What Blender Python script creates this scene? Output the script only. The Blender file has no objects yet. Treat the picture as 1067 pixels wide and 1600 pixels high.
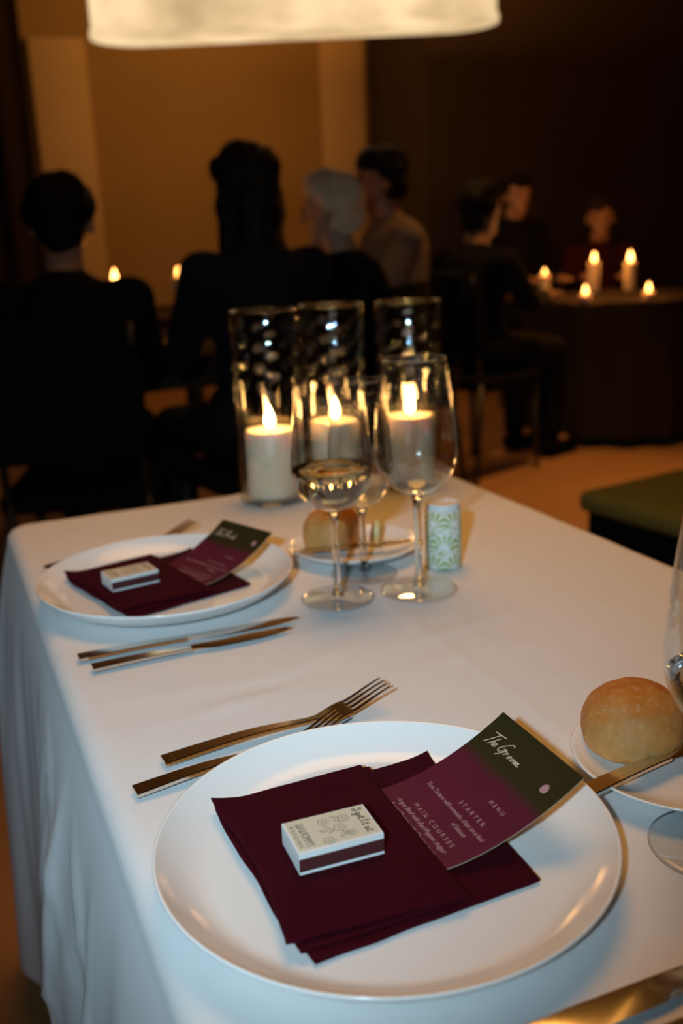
import bpy, bmesh, math, random
from mathutils import Vector, Matrix, noise
PI = math.pi
random.seed(4)
SC = bpy.context.scene
COL = SC.collection
TZ = 0.75                                   # height of the table top

# ------------------------------------------------------------------ camera
cam = bpy.data.cameras.new('camera')
cam.sensor_fit = 'VERTICAL'; cam.sensor_height = 36.0; cam.sensor_width = 24.0
cam.lens = 35.0
cam.clip_start = 0.02
cam.dof.use_dof = True
cam.dof.focus_distance = 0.70
cam.dof.aperture_fstop = 4.8
camo = bpy.data.objects.new('camera', cam); COL.objects.link(camo)
YAW, PITCH, ROLL = math.radians(22.2), 0.2725, -0.0448
fw = Vector((math.sin(YAW) * math.cos(PITCH), math.cos(YAW) * math.cos(PITCH), -math.sin(PITCH)))
rt = Vector((math.cos(YAW), -math.sin(YAW), 0)); up = rt.cross(fw)
cx = rt * math.cos(ROLL) + up * math.sin(ROLL); cy = up * math.cos(ROLL) - rt * math.sin(ROLL)
M = Matrix((cx, cy, -fw)).transposed().to_4x4()
M.translation = (0, 0, TZ + 0.3769)
camo.matrix_world = M
SC.camera = camo

# ------------------------------------------------------------------ world, lights, exposure
w = bpy.data.worlds.new('world'); SC.world = w; w.use_nodes = True
w.node_tree.nodes['Background'].inputs[0].default_value = (1.0, 0.55, 0.22, 1)
w.node_tree.nodes['Background'].inputs[1].default_value = 0.004
SC.view_settings.view_transform = 'Standard'; SC.view_settings.look = 'None'
SC.view_settings.exposure = 0.0; SC.view_settings.gamma = 1.0
SC.view_settings.use_curve_mapping = False
SC.cycles.max_bounces = 14; SC.cycles.transparent_max_bounces = 40
SC.cycles.transmission_bounces = 12; SC.cycles.glossy_bounces = 6
SC.cycles.caustics_reflective = False; SC.cycles.caustics_refractive = False
SC.cycles.sample_clamp_indirect = 30.0

def lamp(name, kind, loc, aim, energy, color, **k):
    l = bpy.data.lights.new(name, kind); l.energy = energy; l.color = color
    for a, b in k.items(): setattr(l, a, b)
    o = bpy.data.objects.new(name, l); COL.objects.link(o); o.location = loc
    o.rotation_euler = (Vector(aim) - Vector(loc)).to_track_quat('-Z', 'Y').to_euler()
    return o
# the photographer's flash, held to the left of the lens
lamp('flash', 'SPOT', (-0.25, -0.18, TZ + 0.56), (0.38, 1.20, TZ), 54, (0.56, 0.83, 1.0),
     spot_size=math.radians(58), spot_blend=1.0, shadow_soft_size=0.02)
# warm room light: wide lamp beyond the table's far end, then added fill lights
lamp('ceiling_lamp_table', 'AREA', (0.80, 1.60, 3.3), (0.58, 0.85, TZ), 9.5, (1.0, 0.44, 0.085), shape='DISK', size=1.6, spread=math.radians(95))
lamp('ceiling_fill', 'AREA', (3.4, 5.4, 2.3), (3.4, 5.4, 3.5), 50, (1.0, 0.46, 0.10), shape='DISK', size=0.6)  # added light, brightens the ceiling so the cutlery reflects it warmly
lamp('floor_fill', 'SPOT', (2.55, 3.35, 3.4), (2.55, 3.35, 0), 230, (1.0, 0.47, 0.12), spot_size=math.radians(48), spot_blend=0.8, shadow_soft_size=0.15)  # added spot without a fixture, lifts the brown floor at right
lamp('wall_fill', 'AREA', (2.1, 6.2, 2.9), (2.0, 7.9, 1.2), 11, (1.0, 0.50, 0.13), shape='DISK', size=0.5)  # added out of view to brighten the back wall

# ------------------------------------------------------------------ material helpers
class N:
    def __init__(s, name):
        s.m = bpy.data.materials.new(name); s.m.use_nodes = True
        s.t = s.m.node_tree; s.n = s.t.nodes; s.b = s.n.get('Principled BSDF'); s.out = s.n.get('Material Output')
    def new(s, typ, **k):
        x = s.n.new(typ)
        for a, b in k.items(): setattr(x, a, b)
        return x
    def link(s, a, b): s.t.links.new(a, b)
    def math(s, op, a, b=None, c=None):
        x = s.new('ShaderNodeMath', operation=op)
        for i, v in enumerate((a, b, c)):
            if v is None: continue
            if isinstance(v, (int, float)): x.inputs[i].default_value = v
            else: s.link(v, x.inputs[i])
        return x.outputs[0]
    def mix(s, f, a, b):
        x = s.new('ShaderNodeMix', data_type='RGBA')
        if isinstance(f, (int, float)): x.inputs[0].default_value = f
        else: s.link(f, x.inputs[0])
        for i, v in ((6, a), (7, b)):
            if isinstance(v, tuple): x.inputs[i].default_value = v + (1,) if len(v) == 3 else v
            else: s.link(v, x.inputs[i])
        return x.outputs[2]
    def noise(s, scale, detail=3, coord='Object'):
        tc = s.new('ShaderNodeTexCoord'); x = s.new('ShaderNodeTexNoise')
        x.inputs['Scale'].default_value = scale; x.inputs['Detail'].default_value = detail
        s.link(tc.outputs[coord], x.inputs['Vector']); return x.outputs[0]
    def bump(s, h, strength=0.3, dist=0.001):
        x = s.new('ShaderNodeBump'); x.inputs['Strength'].default_value = strength
        x.inputs['Distance'].default_value = dist
        s.link(h, x.inputs['Height']); s.link(x.outputs[0], s.b.inputs['Normal'])
    def set(s, **k):
        for a, v in k.items():
            i = s.b.inputs[a.replace('_', ' ')]
            if isinstance(v, tuple): i.default_value = v + (1,) if len(v) == 3 else v
            elif isinstance(v, (int, float)): i.default_value = v
            else: s.link(v, i)
        return s

def plain(name, col, rough=0.5, metal=0.0, var=0.12, scale=30, **k):
    n = N(name)
    f = n.noise(scale)
    c2 = tuple(max(0, c * (1 - var)) for c in col)
    n.set(Base_Color=n.mix(f, col, c2), Roughness=rough, Metallic=metal, **k)
    return n.m

def fabric(name, col, weave=900, var=0.25, strength=0.4, sheen=0.0, rough=0.9):
    n = N(name)
    tc = n.new('ShaderNodeTexCoord')
    wv = []
    for d in ('X', 'Y') if weave else ():
        x = n.new('ShaderNodeTexWave', wave_type='BANDS', bands_direction=d)
        x.inputs['Scale'].default_value = weave / 6; x.inputs['Distortion'].default_value = 0.6
        n.link(tc.outputs['Object'], x.inputs['Vector']); wv.append(x.outputs[1])
    h = n.math('MULTIPLY', wv[0], wv[1]) if weave else n.noise(900, 2)
    ns = n.noise(60, 4)
    c2 = tuple(c * (1 - var) for c in col)
    n.set(Base_Color=n.mix(ns, col, c2), Roughness=rough)
    n.b.inputs['Specular IOR Level'].default_value = 0.06
    if sheen:
        n.b.inputs['Sheen Weight'].default_value = sheen; n.b.inputs['Sheen Roughness'].default_value = 0.4
        n.b.inputs['Sheen Tint'].default_value = (min(1, col[0] * 6), min(1, col[1] * 6), min(1, col[2] * 6), 1)
    n.bump(n.math('ADD', h, n.math('MULTIPLY', n.noise(220, 3), 0.8)), strength, 0.0006)
    return n.m

def thin_glass(name, tint=(0.97, 0.98, 0.98), base=0.045, edge=0.75):
    n = N(name); n.n.remove(n.b)
    lw = n.new('ShaderNodeLayerWeight'); lw.inputs[0].default_value = 0.5
    f = n.math('ADD', n.math('MULTIPLY', n.math('POWER', lw.outputs['Facing'], 3.5), edge), base)
    t = n.new('ShaderNodeBsdfTransparent'); t.inputs[0].default_value = tint + (1,)
    g = n.new('ShaderNodeBsdfGlossy'); g.inputs['Roughness'].default_value = 0.012
    g.inputs[0].default_value = (0.95, 0.97, 1, 1)
    ms = n.new('ShaderNodeMixShader'); n.link(f, ms.inputs[0]); n.link(t.outputs[0], ms.inputs[1]); n.link(g.outputs[0], ms.inputs[2])
    n.link(ms.outputs[0], n.out.inputs[0]); return n.m

def solid_glass(name, tint, ior=1.46, rough=0.0):
    n = N(name); n.n.remove(n.b)
    g = n.new('ShaderNodeBsdfGlass'); g.inputs[0].default_value = tint + (1,)
    g.inputs['IOR'].default_value = ior; g.inputs['Roughness'].default_value = rough
    n.link(g.outputs[0], n.out.inputs[0]); return n.m

def emit(name, col, strength):
    n = N(name); n.n.remove(n.b)
    e = n.new('ShaderNodeEmission'); e.inputs[0].default_value = col + (1,); e.inputs[1].default_value = strength
    n.link(e.outputs[0], n.out.inputs[0]); return n.m

MT = {}
MT['cloth'] = fabric('white_linen', (0.80, 0.79, 0.78), 0, 0.05, 0.25)
MT['napkin'] = fabric('burgundy_cloth', (0.052, 0.0026, 0.0075), 1500, 0.35, 0.8, sheen=0.05)
n = N('glazed_porcelain'); n.set(Base_Color=n.mix(n.noise(8), (0.86, 0.85, 0.83), (0.83, 0.82, 0.80)), Roughness=0.16)
MT['porcelain'] = n.m
MT['steel'] = plain('polished_steel', (0.74, 0.70, 0.64), 0.13, 1.0, 0.05, 80)
MT['glass'] = thin_glass('clear_glass', base=.06)
MT['foot'] = thin_glass('clear_foot_glass', (.97, .98, .98), .05, .85)
MT['stem'] = solid_glass('clear_stem_glass', (0.98, 0.99, 0.99))
MT['wine'] = solid_glass('white_wine', (0.98, 0.93, 0.78), 1.34)
MT['water'] = solid_glass('still_water', (0.98, 0.99, 1.0), 1.33)
n = N('candle_wax'); n.set(Base_Color=n.mix(n.noise(40), (0.88, 0.76, 0.58), (0.84, 0.71, 0.52)), Roughness=0.45)
n.b.inputs['Subsurface Weight'].default_value = 0.35; n.b.inputs['Subsurface Radius'].default_value = (0.03, 0.015, 0.006); n.b.inputs['Subsurface Scale'].default_value = 0.6
MT['wax'] = n.m
MT['wick'] = plain('black_wick', (0.01, 0.008, 0.006), 0.9)
MT['flame'] = emit('candle_flame', (1.0, 0.46, 0.13), 130)
MT['far_flame'] = emit('far_candle_flame', (1.0, 0.40, 0.09), 16)
MT['card_white'] = plain('white_card', (0.80, 0.80, 0.78), 0.6)
MT['card_cream'] = plain('cream_print_card', (0.66, 0.60, 0.46), 0.6)
MT['striker'] = plain('burgundy_striker', (0.085, 0.012, 0.012), 0.7, var=0.4, scale=900)
MT['ink'] = plain('grey_green_ink', (0.10, 0.095, 0.07), 0.7)
MT['ink_dark'] = plain('dark_ink', (0.03, 0.028, 0.02), 0.7)
MT['print_pink'] = plain('pale_pink_print', (0.46, 0.26, 0.27), 0.6)
MT['print_cream'] = plain('pale_cream_print', (0.62, 0.55, 0.42), 0.6)
MT['card_edge'] = plain('card_edge', (0.50, 0.40, 0.27), 0.6)
MT['butter'] = plain('butter', (0.80, 0.62, 0.26), 0.4)

# ------------------------------------------------------------------ object helpers
def mesh(name, verts, faces, mat=None, parent=None, smooth=True, mats=None, fm=None):
    me = bpy.data.meshes.new(name)
    me.from_pydata([tuple(v) for v in verts], [], faces)
    bm = bmesh.new(); bm.from_mesh(me)
    bmesh.ops.remove_doubles(bm, verts=bm.verts, dist=1e-6)
    bmesh.ops.recalc_face_normals(bm, faces=bm.faces); bm.to_mesh(me); bm.free()
    for m in (mats or [mat]): me.materials.append(m)
    if fm:
        for p, i in zip(me.polygons, fm): p.material_index = i
    if smooth: me.polygons.foreach_set('use_smooth', [True] * len(me.polygons))
    return link(name, me, parent)
def link(name, data, parent=None):
    o = bpy.data.objects.new(name, data); COL.objects.link(o)
    if parent: o.parent = parent
    return o
def tag(o, label=None, cat=None, group=None, kind=None):
    for k, v in (('label', label), ('category', cat), ('group', group), ('kind', kind)):
        if v: o[k] = v
    return o
def thing(name, label, cat, loc=(0, 0, 0), rz=0.0, group=None):
    o = link(name, None); o.location = loc; o.rotation_euler = (0, 0, rz)
    return tag(o, label, cat, group)
def copy_tree(o, parent=None):
    c = o.copy(); COL.objects.link(c)
    if parent: c.parent = parent
    for ch in list(o.children): copy_tree(ch, c)
    return c
def sharp(o, ang=35):
    o.data.polygons.foreach_set('use_smooth', [True] * len(o.data.polygons))
    bm = bmesh.new(); bm.from_mesh(o.data)
    for e in bm.edges:
        if len(e.link_faces) == 2 and e.calc_face_angle(0) > math.radians(ang): e.smooth = False
    bm.to_mesh(o.data); bm.free(); return o
def lathe_vf(prof, seg=48, close=True):
    """profile of (r, z); closed loop when close"""
    V, F = [], []
    k = len(prof)
    for i in range(seg):
        a = 2 * PI * i / seg; c, s = math.cos(a), math.sin(a)
        V += [(r * c, r * s, z) for r, z in prof]
    for i in range(seg):
        j = (i + 1) % seg
        for q in range(k if close else k - 1):
            p = (q + 1) % k
            f = [i * k + q, j * k + q, j * k + p, i * k + p]
            if prof[q][0] < 1e-9 and prof[p][0] < 1e-9: continue
            if prof[q][0] < 1e-9: f = [i * k + q, j * k + p, i * k + p]
            elif prof[p][0] < 1e-9: f = [i * k + q, j * k + q, i * k + p]
            F.append(f)
    return V, F
def lathe(name, prof, mat, parent=None, seg=48, close=False):
    V, F = lathe_vf(prof, seg, close); return mesh(name, V, F, mat, parent)
def box_vf(a, b, bev=0.0):
    x0, y0, z0 = a; x1, y1, z1 = b
    V = [(x, y, z) for x in (x0, x1) for y in (y0, y1) for z in (z0, z1)]
    F = [(0, 1, 3, 2), (4, 6, 7, 5), (0, 4, 5, 1), (2, 3, 7, 6), (0, 2, 6, 4), (1, 5, 7, 3)]
    return V, F
def box(name, a, b, mat, parent=None, bev=0.0, seg=2):
    V, F = box_vf(a, b); o = mesh(name, V, F, mat, parent, smooth=False)
    if bev:
        bm = bmesh.new(); bm.from_mesh(o.data)
        bmesh.ops.bevel(bm, geom=list(bm.edges), offset=bev, segments=seg, profile=0.5, affect='EDGES')
        bm.to_mesh(o.data); bm.free(); sharp(o, 40)
    return o
def tube_vf(pts, rad, seg=10, caps=True):
    pts = [Vector(p) for p in pts]; V, F = [], []
    n = len(pts); rad = rad if isinstance(rad, (list, tuple)) else [rad] * n
    ref = Vector((0, 0, 1))
    d0 = (pts[1] - pts[0]).normalized()
    if abs(d0.z) > 0.9: ref = Vector((1, 0, 0))
    for i, p in enumerate(pts):
        d = (pts[min(n - 1, i + 1)] - pts[max(0, i - 1)]).normalized()
        a = d.cross(ref).normalized(); b = a.cross(d)
        for k in range(seg):
            t = 2 * PI * k / seg; V.append(p + (a * math.cos(t) + b * math.sin(t)) * rad[i])
    for i in range(n - 1):
        for k in range(seg):
            k2 = (k + 1) % seg
            F.append((i * seg + k, i * seg + k2, (i + 1) * seg + k2, (i + 1) * seg + k))
    if caps:
        F.append(tuple(range(seg))); F.append(tuple((n - 1) * seg + k for k in range(seg)))
    return V, F
def tube(name, pts, rad, mat, parent=None, seg=10):
    V, F = tube_vf(pts, rad, seg); return mesh(name, V, F, mat, parent)
def join(lst):
    V, F = [], []
    for v, f in lst:
        o = len(V); V += list(v); F += [tuple(i + o for i in q) for q in f]
    return V, F
def sstep(x): x = max(0, min(1, x)); return x * x * (3 - 2 * x)

# ------------------------------------------------------------------ setting: room
n = N('warm_brown_floor'); n.set(Base_Color=n.mix(n.noise(2.5, 5), (0.40, 0.20, 0.075), (0.32, 0.155, 0.055)), Roughness=0.6); n.bump(n.noise(60, 4), 0.2, 0.003)
MT['floor'] = n.m
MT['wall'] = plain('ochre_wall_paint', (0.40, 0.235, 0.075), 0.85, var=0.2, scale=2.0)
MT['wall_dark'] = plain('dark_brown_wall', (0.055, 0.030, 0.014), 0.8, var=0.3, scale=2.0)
MT['trim'] = plain('tan_pilaster', (0.62, 0.40, 0.19), 0.8, var=0.15, scale=3)
MT['drape'] = fabric('dark_brown_curtain', (0.035, 0.020, 0.009), 400)
MT['ceiling'] = plain('dim_ceiling', (0.25, 0.16, 0.08), 0.9)
def struct(o): o['kind'] = 'structure'; return o
X0, X1, Y0, Y1, H = -2.6, 3.62, -2.6, 7.9, 3.5
struct(box('floor', (X0 - .1, Y0 - .1, -0.1), (8.1, Y1 + .1, 0), MT['floor']))
struct(box('ceiling', (X0 - .1, Y0 - .1, H), (8.1, Y1 + .1, H + .1), MT['ceiling']))
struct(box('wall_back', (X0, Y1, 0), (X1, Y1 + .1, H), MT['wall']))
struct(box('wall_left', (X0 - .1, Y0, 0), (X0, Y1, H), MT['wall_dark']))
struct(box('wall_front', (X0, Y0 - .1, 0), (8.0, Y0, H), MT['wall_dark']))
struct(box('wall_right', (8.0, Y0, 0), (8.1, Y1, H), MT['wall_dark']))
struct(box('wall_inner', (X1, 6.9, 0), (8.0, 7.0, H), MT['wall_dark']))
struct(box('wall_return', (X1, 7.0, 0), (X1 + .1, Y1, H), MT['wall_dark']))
struct(box('trim_1', (0.98, Y1 - .07, 0.0), (1.38, Y1, 2.55), MT['trim'], bev=.012))
struct(box('trim_2', (3.18, Y1 - .07, 0.0), (3.56, Y1, 2.9), MT['trim'], bev=.012))
struct(box('baseboard_back', (1.38, Y1 - .03, 0), (3.18, Y1, .14), MT['wall_dark'], bev=.006))
# dark curtain on the far left of the back wall
def curtain(name, xa, xb, y, z0, z1, label):
    V, F = [], []; nu, nv = 120, 12
    for i in range(nu + 1):
        u = i / nu; x = xa + (xb - xa) * u
        for j in range(nv + 1):
            v = j / nv
            V.append((x + .01 * math.sin(v * 5 + i), y + (.05 * math.sin(u * 60) + .02 * math.sin(u * 23 + 1)) * (.6 + .4 * v), z1 + (z0 - z1) * v))
    for i in range(nu):
        for j in range(nv):
            a = i * (nv + 1) + j; F.append((a, a + nv + 1, a + nv + 2, a + 1))
    o = mesh(name, V, F, MT['drape'])
    m = o.modifiers.new('thick', 'SOLIDIFY'); m.thickness = .006
    tag(o, label, 'curtain'); return o
curtain('curtain', -1.2, 0.92, Y1 - .14, 0.01, 3.3, 'dark brown floor-length curtain beside the lit wall at far left')

# ------------------------------------------------------------------ chandelier: long drum shade
MT['shade'] = None
n = N('lit_fabric_shade'); n.n.remove(n.b)
e = n.new('ShaderNodeEmission'); nz = n.noise(2.6, 3)
n.link(n.mix(nz, (1.0, 0.63, 0.28), (1.0, 0.77, 0.46)), e.inputs[0]); n.link(n.math('MULTIPLY_ADD', nz, 1.3, 0.20), e.inputs[1])
n.link(e.outputs[0], n.out.inputs[0]); MT['shade'] = n.m
MT['shade_rim'] = plain('cream_shade_rim', (0.6, 0.45, 0.25), 0.7)
MT['brass'] = plain('dull_brass', (0.35, 0.22, 0.08), 0.35, 1.0)
def stadium(L, R, k=24):
    pts = []
    for i in range(k + 1): a = -PI / 2 + PI * i / k; pts.append((L + R * math.cos(a), R * math.sin(a)))
    for i in range(k + 1): a = PI / 2 + PI * i / k; pts.append((-L + R * math.cos(a), R * math.sin(a)))
    return pts
def prism(name, outline, z0, z1, mat, parent, cap=True, smooth=True):
    k = len(outline); V = [(x, y, z0) for x, y in outline] + [(x, y, z1) for x, y in outline]
    F = [(i, (i + 1) % k, k + (i + 1) % k, k + i) for i in range(k)]
    if cap: F += [tuple(range(k)), tuple(range(k, 2 * k))]
    return sharp(mesh(name, V, F, mat, parent), 40)
ch = thing('chandelier', 'large glowing cream fabric shade hanging above the back of the room', 'lamp', (1.96, 5.14, 2.12), -math.radians(22.2))
sh = prism('lamp_shade', stadium(.78, .24), 0.01, .62, MT['shade'], ch)
prism('diffuser', stadium(.75, .21), 0.0, 0.012, MT['shade'], ch)
for z in (0.0, .60):
    o = stadium(.785, .245); i_ = stadium(.765, .225); k = len(o)
    V = [(x, y, z) for x, y in o] + [(x, y, z + .03) for x, y in o] + [(x, y, z) for x, y in i_] + [(x, y, z + .03) for x, y in i_]
    F = []
    for a in range(k):
        b = (a + 1) % k
        F += [(a, b, k + b, k + a), (2 * k + a, 2 * k + b, 3 * k + b, 3 * k + a), (a, b, 2 * k + b, 2 * k + a), (k + a, k + b, 3 * k + b, 3 * k + a)]
    mesh('rim', V, F, MT['shade'], ch, smooth=False)
for x in (-.6, .6): tube('cord', [(x, 0, .62), (x, 0, H - 2.12)], .006, MT['brass'], ch, 8)
prism('canopy', stadium(.7, .06, 8), H - 2.12 - .03, H - 2.12, MT['brass'], ch)

# ------------------------------------------------------------------ table and cloth
TX0, TX1, TY0, TY1 = 0.07, 0.755, -0.45, 1.44
MT['wood'] = plain('dark_table_wood', (0.06, 0.035, 0.02), 0.6)
tb = thing('dining_table', 'long dining table hidden under the white floor-length cloth', 'table', ((TX0 + TX1) / 2, (TY0 + TY1) / 2, 0))
hx, hy = (TX1 - TX0) / 2 - .012, (TY1 - TY0) / 2 - .012
box('tabletop', (-hx, -hy, TZ - .035), (hx, hy, TZ - .006), MT['wood'], tb, .004)
for sx in (-1, 1):
    for sy in (-1, 1):
        box('leg', (sx * (hx - .06) - .022, sy * (hy - .08) - .022, 0), (sx * (hx - .06) + .022, sy * (hy - .08) + .022, TZ - .035), MT['wood'], tb, .003)

def g(x, s): return math.exp(-(x / s) ** 2)
CREASES = [  # x, y, direction, length, width, height of small wrinkles pressed into the cloth
    (0.20, 0.745, 0.15, .05, .006, .0016), (0.235, 0.765, 0.05, .04, .005, -.0012), (0.30, 0.80, 0.3, .06, .006, .0010), (0.17, 0.79, -.1, .05, .006, .0010),
    (0.45, 0.80, 0.2, .07, .006, .0012), (0.40, 0.74, 0.25, .05, .005, .0009), (0.34, 0.86, .1, .05, .005, .0010),
    (0.40, 0.39, 0.5, .05, .008, .0022), (0.43, 0.36, 0.9, .05, .007, .0018), (0.36, 0.38, 0.2, .04, .006, .0016)]
def top_z(x, y):
    z = .0007 * noise.noise((x * 9, y * 9, 1.3)) + .0004 * noise.noise((x * 26, y * 26, 4.3))
    for a, b, d, L, W, h in CREASES:
        dx, dy = x - a, y - b; u = dx * math.cos(d) + dy * math.sin(d); v = -dx * math.sin(d) + dy * math.cos(d)
        if abs(u) < 3 * L and abs(v) < 4 * W: z += h * g(u, L) * g(v, W)
    z += .0007 * g(x - .4125, .0035)         # ironed centre fold
    return z
def drop_off(side, s, t, corner):
    if side == 'L':
        o = .033 * (1 - math.exp(-t / .13))
        k = sstep(t / .22)
        o += (.013 * g(s - .80, .13) - .010 * g(s - 1.07, .10) + .006 * g(s - .52, .09) - .006 * g(s - .65, .05)) * k
        o += (.0028 * math.sin(s * 41 + t * 3) + .0018 * math.sin(s * 73 - t * 6)) * k
        # diagonal creases where the cloth was folded in storage
        for a, b, m_, W, h in ((.62, .05, .9, .010, .004), (.86, .10, .55, .009, .0045), (.74, .30, -1.1, .010, .0035)):
            v = (s - a) - (t - b) * m_; o += h * g(v, W) * k * g(t - b - .15, .22)
        cu = lambda v, W: math.exp(-abs(v) / W)
        k3 = sstep((t - .03) / .10)
        o += (.0065 * cu(s - .79 - .05 * t, .013) + .0045 * cu(s - .655 + .04 * t, .011) + .004 * cu(s - .93, .014)) * k3
        o += .0050 * cu((s - .74) + .85 * (t - .06), .010) * sstep((t - .04) / .06) * sstep((.42 - t) / .2)
        o += .0045 * cu((s - .92) + 1.5 * (t - .05), .010) * sstep((t - .03) / .04) * sstep((.22 - t) / .1)
    else:
        o = .045 * (1 - math.exp(-t / .2)) + .02 * math.sin(s * 17 + 1) * sstep(t / .4) * t
    o += corner * .035 * t / .68
    return o
def build_cloth():
    R, CR, ER = .018, .035, .018
    per = []                                # rounded rectangle outline (ring at the end of the flat top)
    cs = [(TX1 - CR, TY1 - CR, 0), (TX0 + CR, TY1 - CR, PI / 2), (TX0 + CR, TY0 + CR, PI), (TX1 - CR, TY0 + CR, 1.5 * PI)]
    sides = ['T', 'L', 'B', 'R']
    for q, (x, y, a0) in enumerate(cs):
        for i in range(13):
            a = a0 + PI / 2 * i / 12; per.append((x + (CR - ER) * math.cos(a), y + (CR - ER) * math.sin(a), math.cos(a), math.sin(a), sides[q] if i > 6 else sides[q - 1], 1.0))
        nx, ny, _ = cs[(q + 1) % 4]; a = a0 + PI / 2
        px, py = x + (CR - ER) * math.cos(a), y + (CR - ER) * math.sin(a)
        qx, qy = nx + (CR - ER) * math.cos(a), ny + (CR - ER) * math.sin(a)
        L = math.hypot(qx - px, qy - py); k = int(L / .009)
        for i in range(1, k):
            f = i / k; d = min(f, 1 - f) * L
            per.append((px + (qx - px) * f, py + (qy - py) * f, math.cos(a), math.sin(a), sides[q], g(d, .09)))
    n = len(per); cxm = (TX0 + TX1) / 2; rows = []
    KT = 44
    ya, yb = TY0 + .34, TY1 - .34
    for k in range(KT + 1):                  # from the middle line out to the edge
        f = k / KT
        row = []
        for x, y, nx, ny, sd, c in per:
            mx, my = cxm, min(yb, max(ya, y))
            X, Y = mx + (x - mx) * f, my + (y - my) * f
            row.append((X, Y, TZ + top_z(X, Y)))
        rows.append(row)
    for k in range(1, 7):
        a = PI / 2 * k / 6
        rows.append([(x + nx * ER * math.sin(a), y + ny * ER * math.sin(a), TZ - ER * (1 - math.cos(a)) + top_z(x, y)) for x, y, nx, ny, sd, c in per])
    KD = 46; LEN = .655
    for k in range(1, KD + 1):
        t = LEN * (k / KD) ** 1.15
        row = []
        for x, y, nx, ny, sd, c in per:
            s = y if sd in 'LR' else x
            o = drop_off(sd, s, t, c)
            row.append((x + nx * (ER + o), y + ny * (ER + o), TZ - ER - t))
        rows.append(row)
    V = [v for r in rows for v in r]; F = []
    for k in range(len(rows) - 1):
        for i in range(n):
            j = (i + 1) % n; F.append((k * n + i, k * n + j, (k + 1) * n + j, (k + 1) * n + i))
    o = mesh('tablecloth', V, F, MT['cloth'])
    tag(o, 'white floor-length tablecloth with soft folds at its left edge', 'tablecloth')
build_cloth()

# ------------------------------------------------------------------ plates
def plate_z(r): return .0062 + (.0170 * ((r - .107) / .031) ** 1.7 if r > .107 else 0)
def dinner_plate(loc, label):
    t = thing('dinner_plate', label, 'plate', loc, 0, 'dinner plates at the two place settings')
    up_ = [(0, .0062), (.05, .0062), (.107, .0062)] + [(.107 + .031 * i / 12, plate_z(.107 + .031 * i / 12)) for i in range(1, 13)]
    prof = up_ + [(.1392, .0244), (.1402, .0240), (.1404, .0228), (.1396, .0212), (.133, .0145), (.124, .0080), (.106, .0036), (.090, .0020), (.086, .0004), (.082, .0004), (.080, .0025), (0, .0030)]
    lathe('body', prof, MT['porcelain'], t, 128)
    return t
P1, P2 = (0.218, 0.488), (0.214, 1.047)
ZC = TZ + .0012
dinner_plate((*P1, ZC), 'white dinner plate nearest the camera, holding the groom menu')
dinner_plate((*P2, ZC), 'white dinner plate farther along the table, by the candles')
def side_plate(loc, label):
    t = thing('bread_plate', label, 'plate', loc, 0, 'bread plates')
    R = .078
    prof = [(0, .006), (.045, .006), (.055, .0068), (.066, .0105), (.075, .0150), (R, .0166), (R + .001, .0158), (R, .0146), (.070, .0095), (.058, .0040), (.050, .0018), (.047, .0004), (.044, .0004), (.042, .0024), (0, .0026)]
    lathe('body', prof, MT['porcelain'], t, 96)
B1, B2 = (.453, .491), (.449, 1.062)
side_plate((*B1, ZC), 'small white bread plate at the right edge under the round roll')
side_plate((*B2, ZC), 'small white bread plate behind the wine glasses')

# ------------------------------------------------------------------ napkins
def quad_slab(name, corners, th, base, mat, parent, edge=.0035, nu=44, nv=52, wob=1.0, curl=0.0, seed=0.0, bow=0.0):
    """soft cloth slab on the plate; corners TL, TR, BR, BL in plate coordinates"""
    TL, TR, BR, BL = [Vector(c) for c in corners]
    top, bot = [], []
    W = ((TR - TL).length + (BR - BL).length) / 2; Hh = ((TL - BL).length + (TR - BR).length) / 2
    for j in range(nv + 1):
        # finer rows towards the edges
        v = .5 - .5 * math.cos(PI * j / nv)
        for i in range(nu + 1):
            u = .5 - .5 * math.cos(PI * i / nu)
            p = TL.lerp(TR, u).lerp(BL.lerp(BR, u), v)
            p = p + Vector((bow * math.sin(PI * v) * (1 - u) ** 3, 0))
            wv = .0012 * wob
            p = p + Vector((wv * noise.noise((u * 3 + seed, v * 6, 1)) * (1 - u), wv * noise.noise((u * 6, v * 3 + seed, 5)) * (1 if v > .5 else .6)))
            d = min(u * W, (1 - u) * W, v * Hh, (1 - v) * Hh)
            e = min(1, d / edge); prof = math.sqrt(max(0, 1 - (1 - e) ** 2))
            gr = base + max(0, plate_z(p.length) - .0062)
            hz = th + curl * (1 - u) ** 6 + wob * .0009 * noise.noise((p.x * 34 + seed, p.y * 34, 2.2)) * e
            mid = gr + th * .5
            top.append((p.x, p.y, mid + (hz - th * .5) * prof)); bot.append((p.x, p.y, mid - th * .5 * prof))
    n = nu + 1; off = len(top); V = top + bot; F = []
    for j in range(nv):
        for i in range(nu):
            a = j * n + i; F.append((a, a + 1, a + n + 1, a + n)); F.append((off + a, off + a + n, off + a + n + 1, off + a + 1))
    return mesh(name, V, F, mat, parent)
def napkin(loc, rz, label):
    t = thing('napkin', label, 'napkin', loc, rz, 'folded burgundy napkins')
    quad_slab('bottom_fold', [(-.0835, .0865), (.077, .091), (.069, -.066), (-.075, -.073)], .0044, .0064, MT['napkin'], t, seed=3)
    quad_slab('middle_fold', [(-.0848, .0868), (.030, .090), (.024, -.066), (-.081, -.067)], .0028, .0110, MT['napkin'], t, seed=5.5, edge=.002)
    quad_slab('top_fold', [(-.0855, .087), (.0235, .089), (.0195, -.0685), (-.0865, -.061)], .0042, .0139, MT['napkin'], t, seed=8, curl=.0010, bow=.006, edge=.0065)
    return t
napkin((*P1, ZC), 0, 'burgundy folded napkin on the nearest dinner plate')
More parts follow.
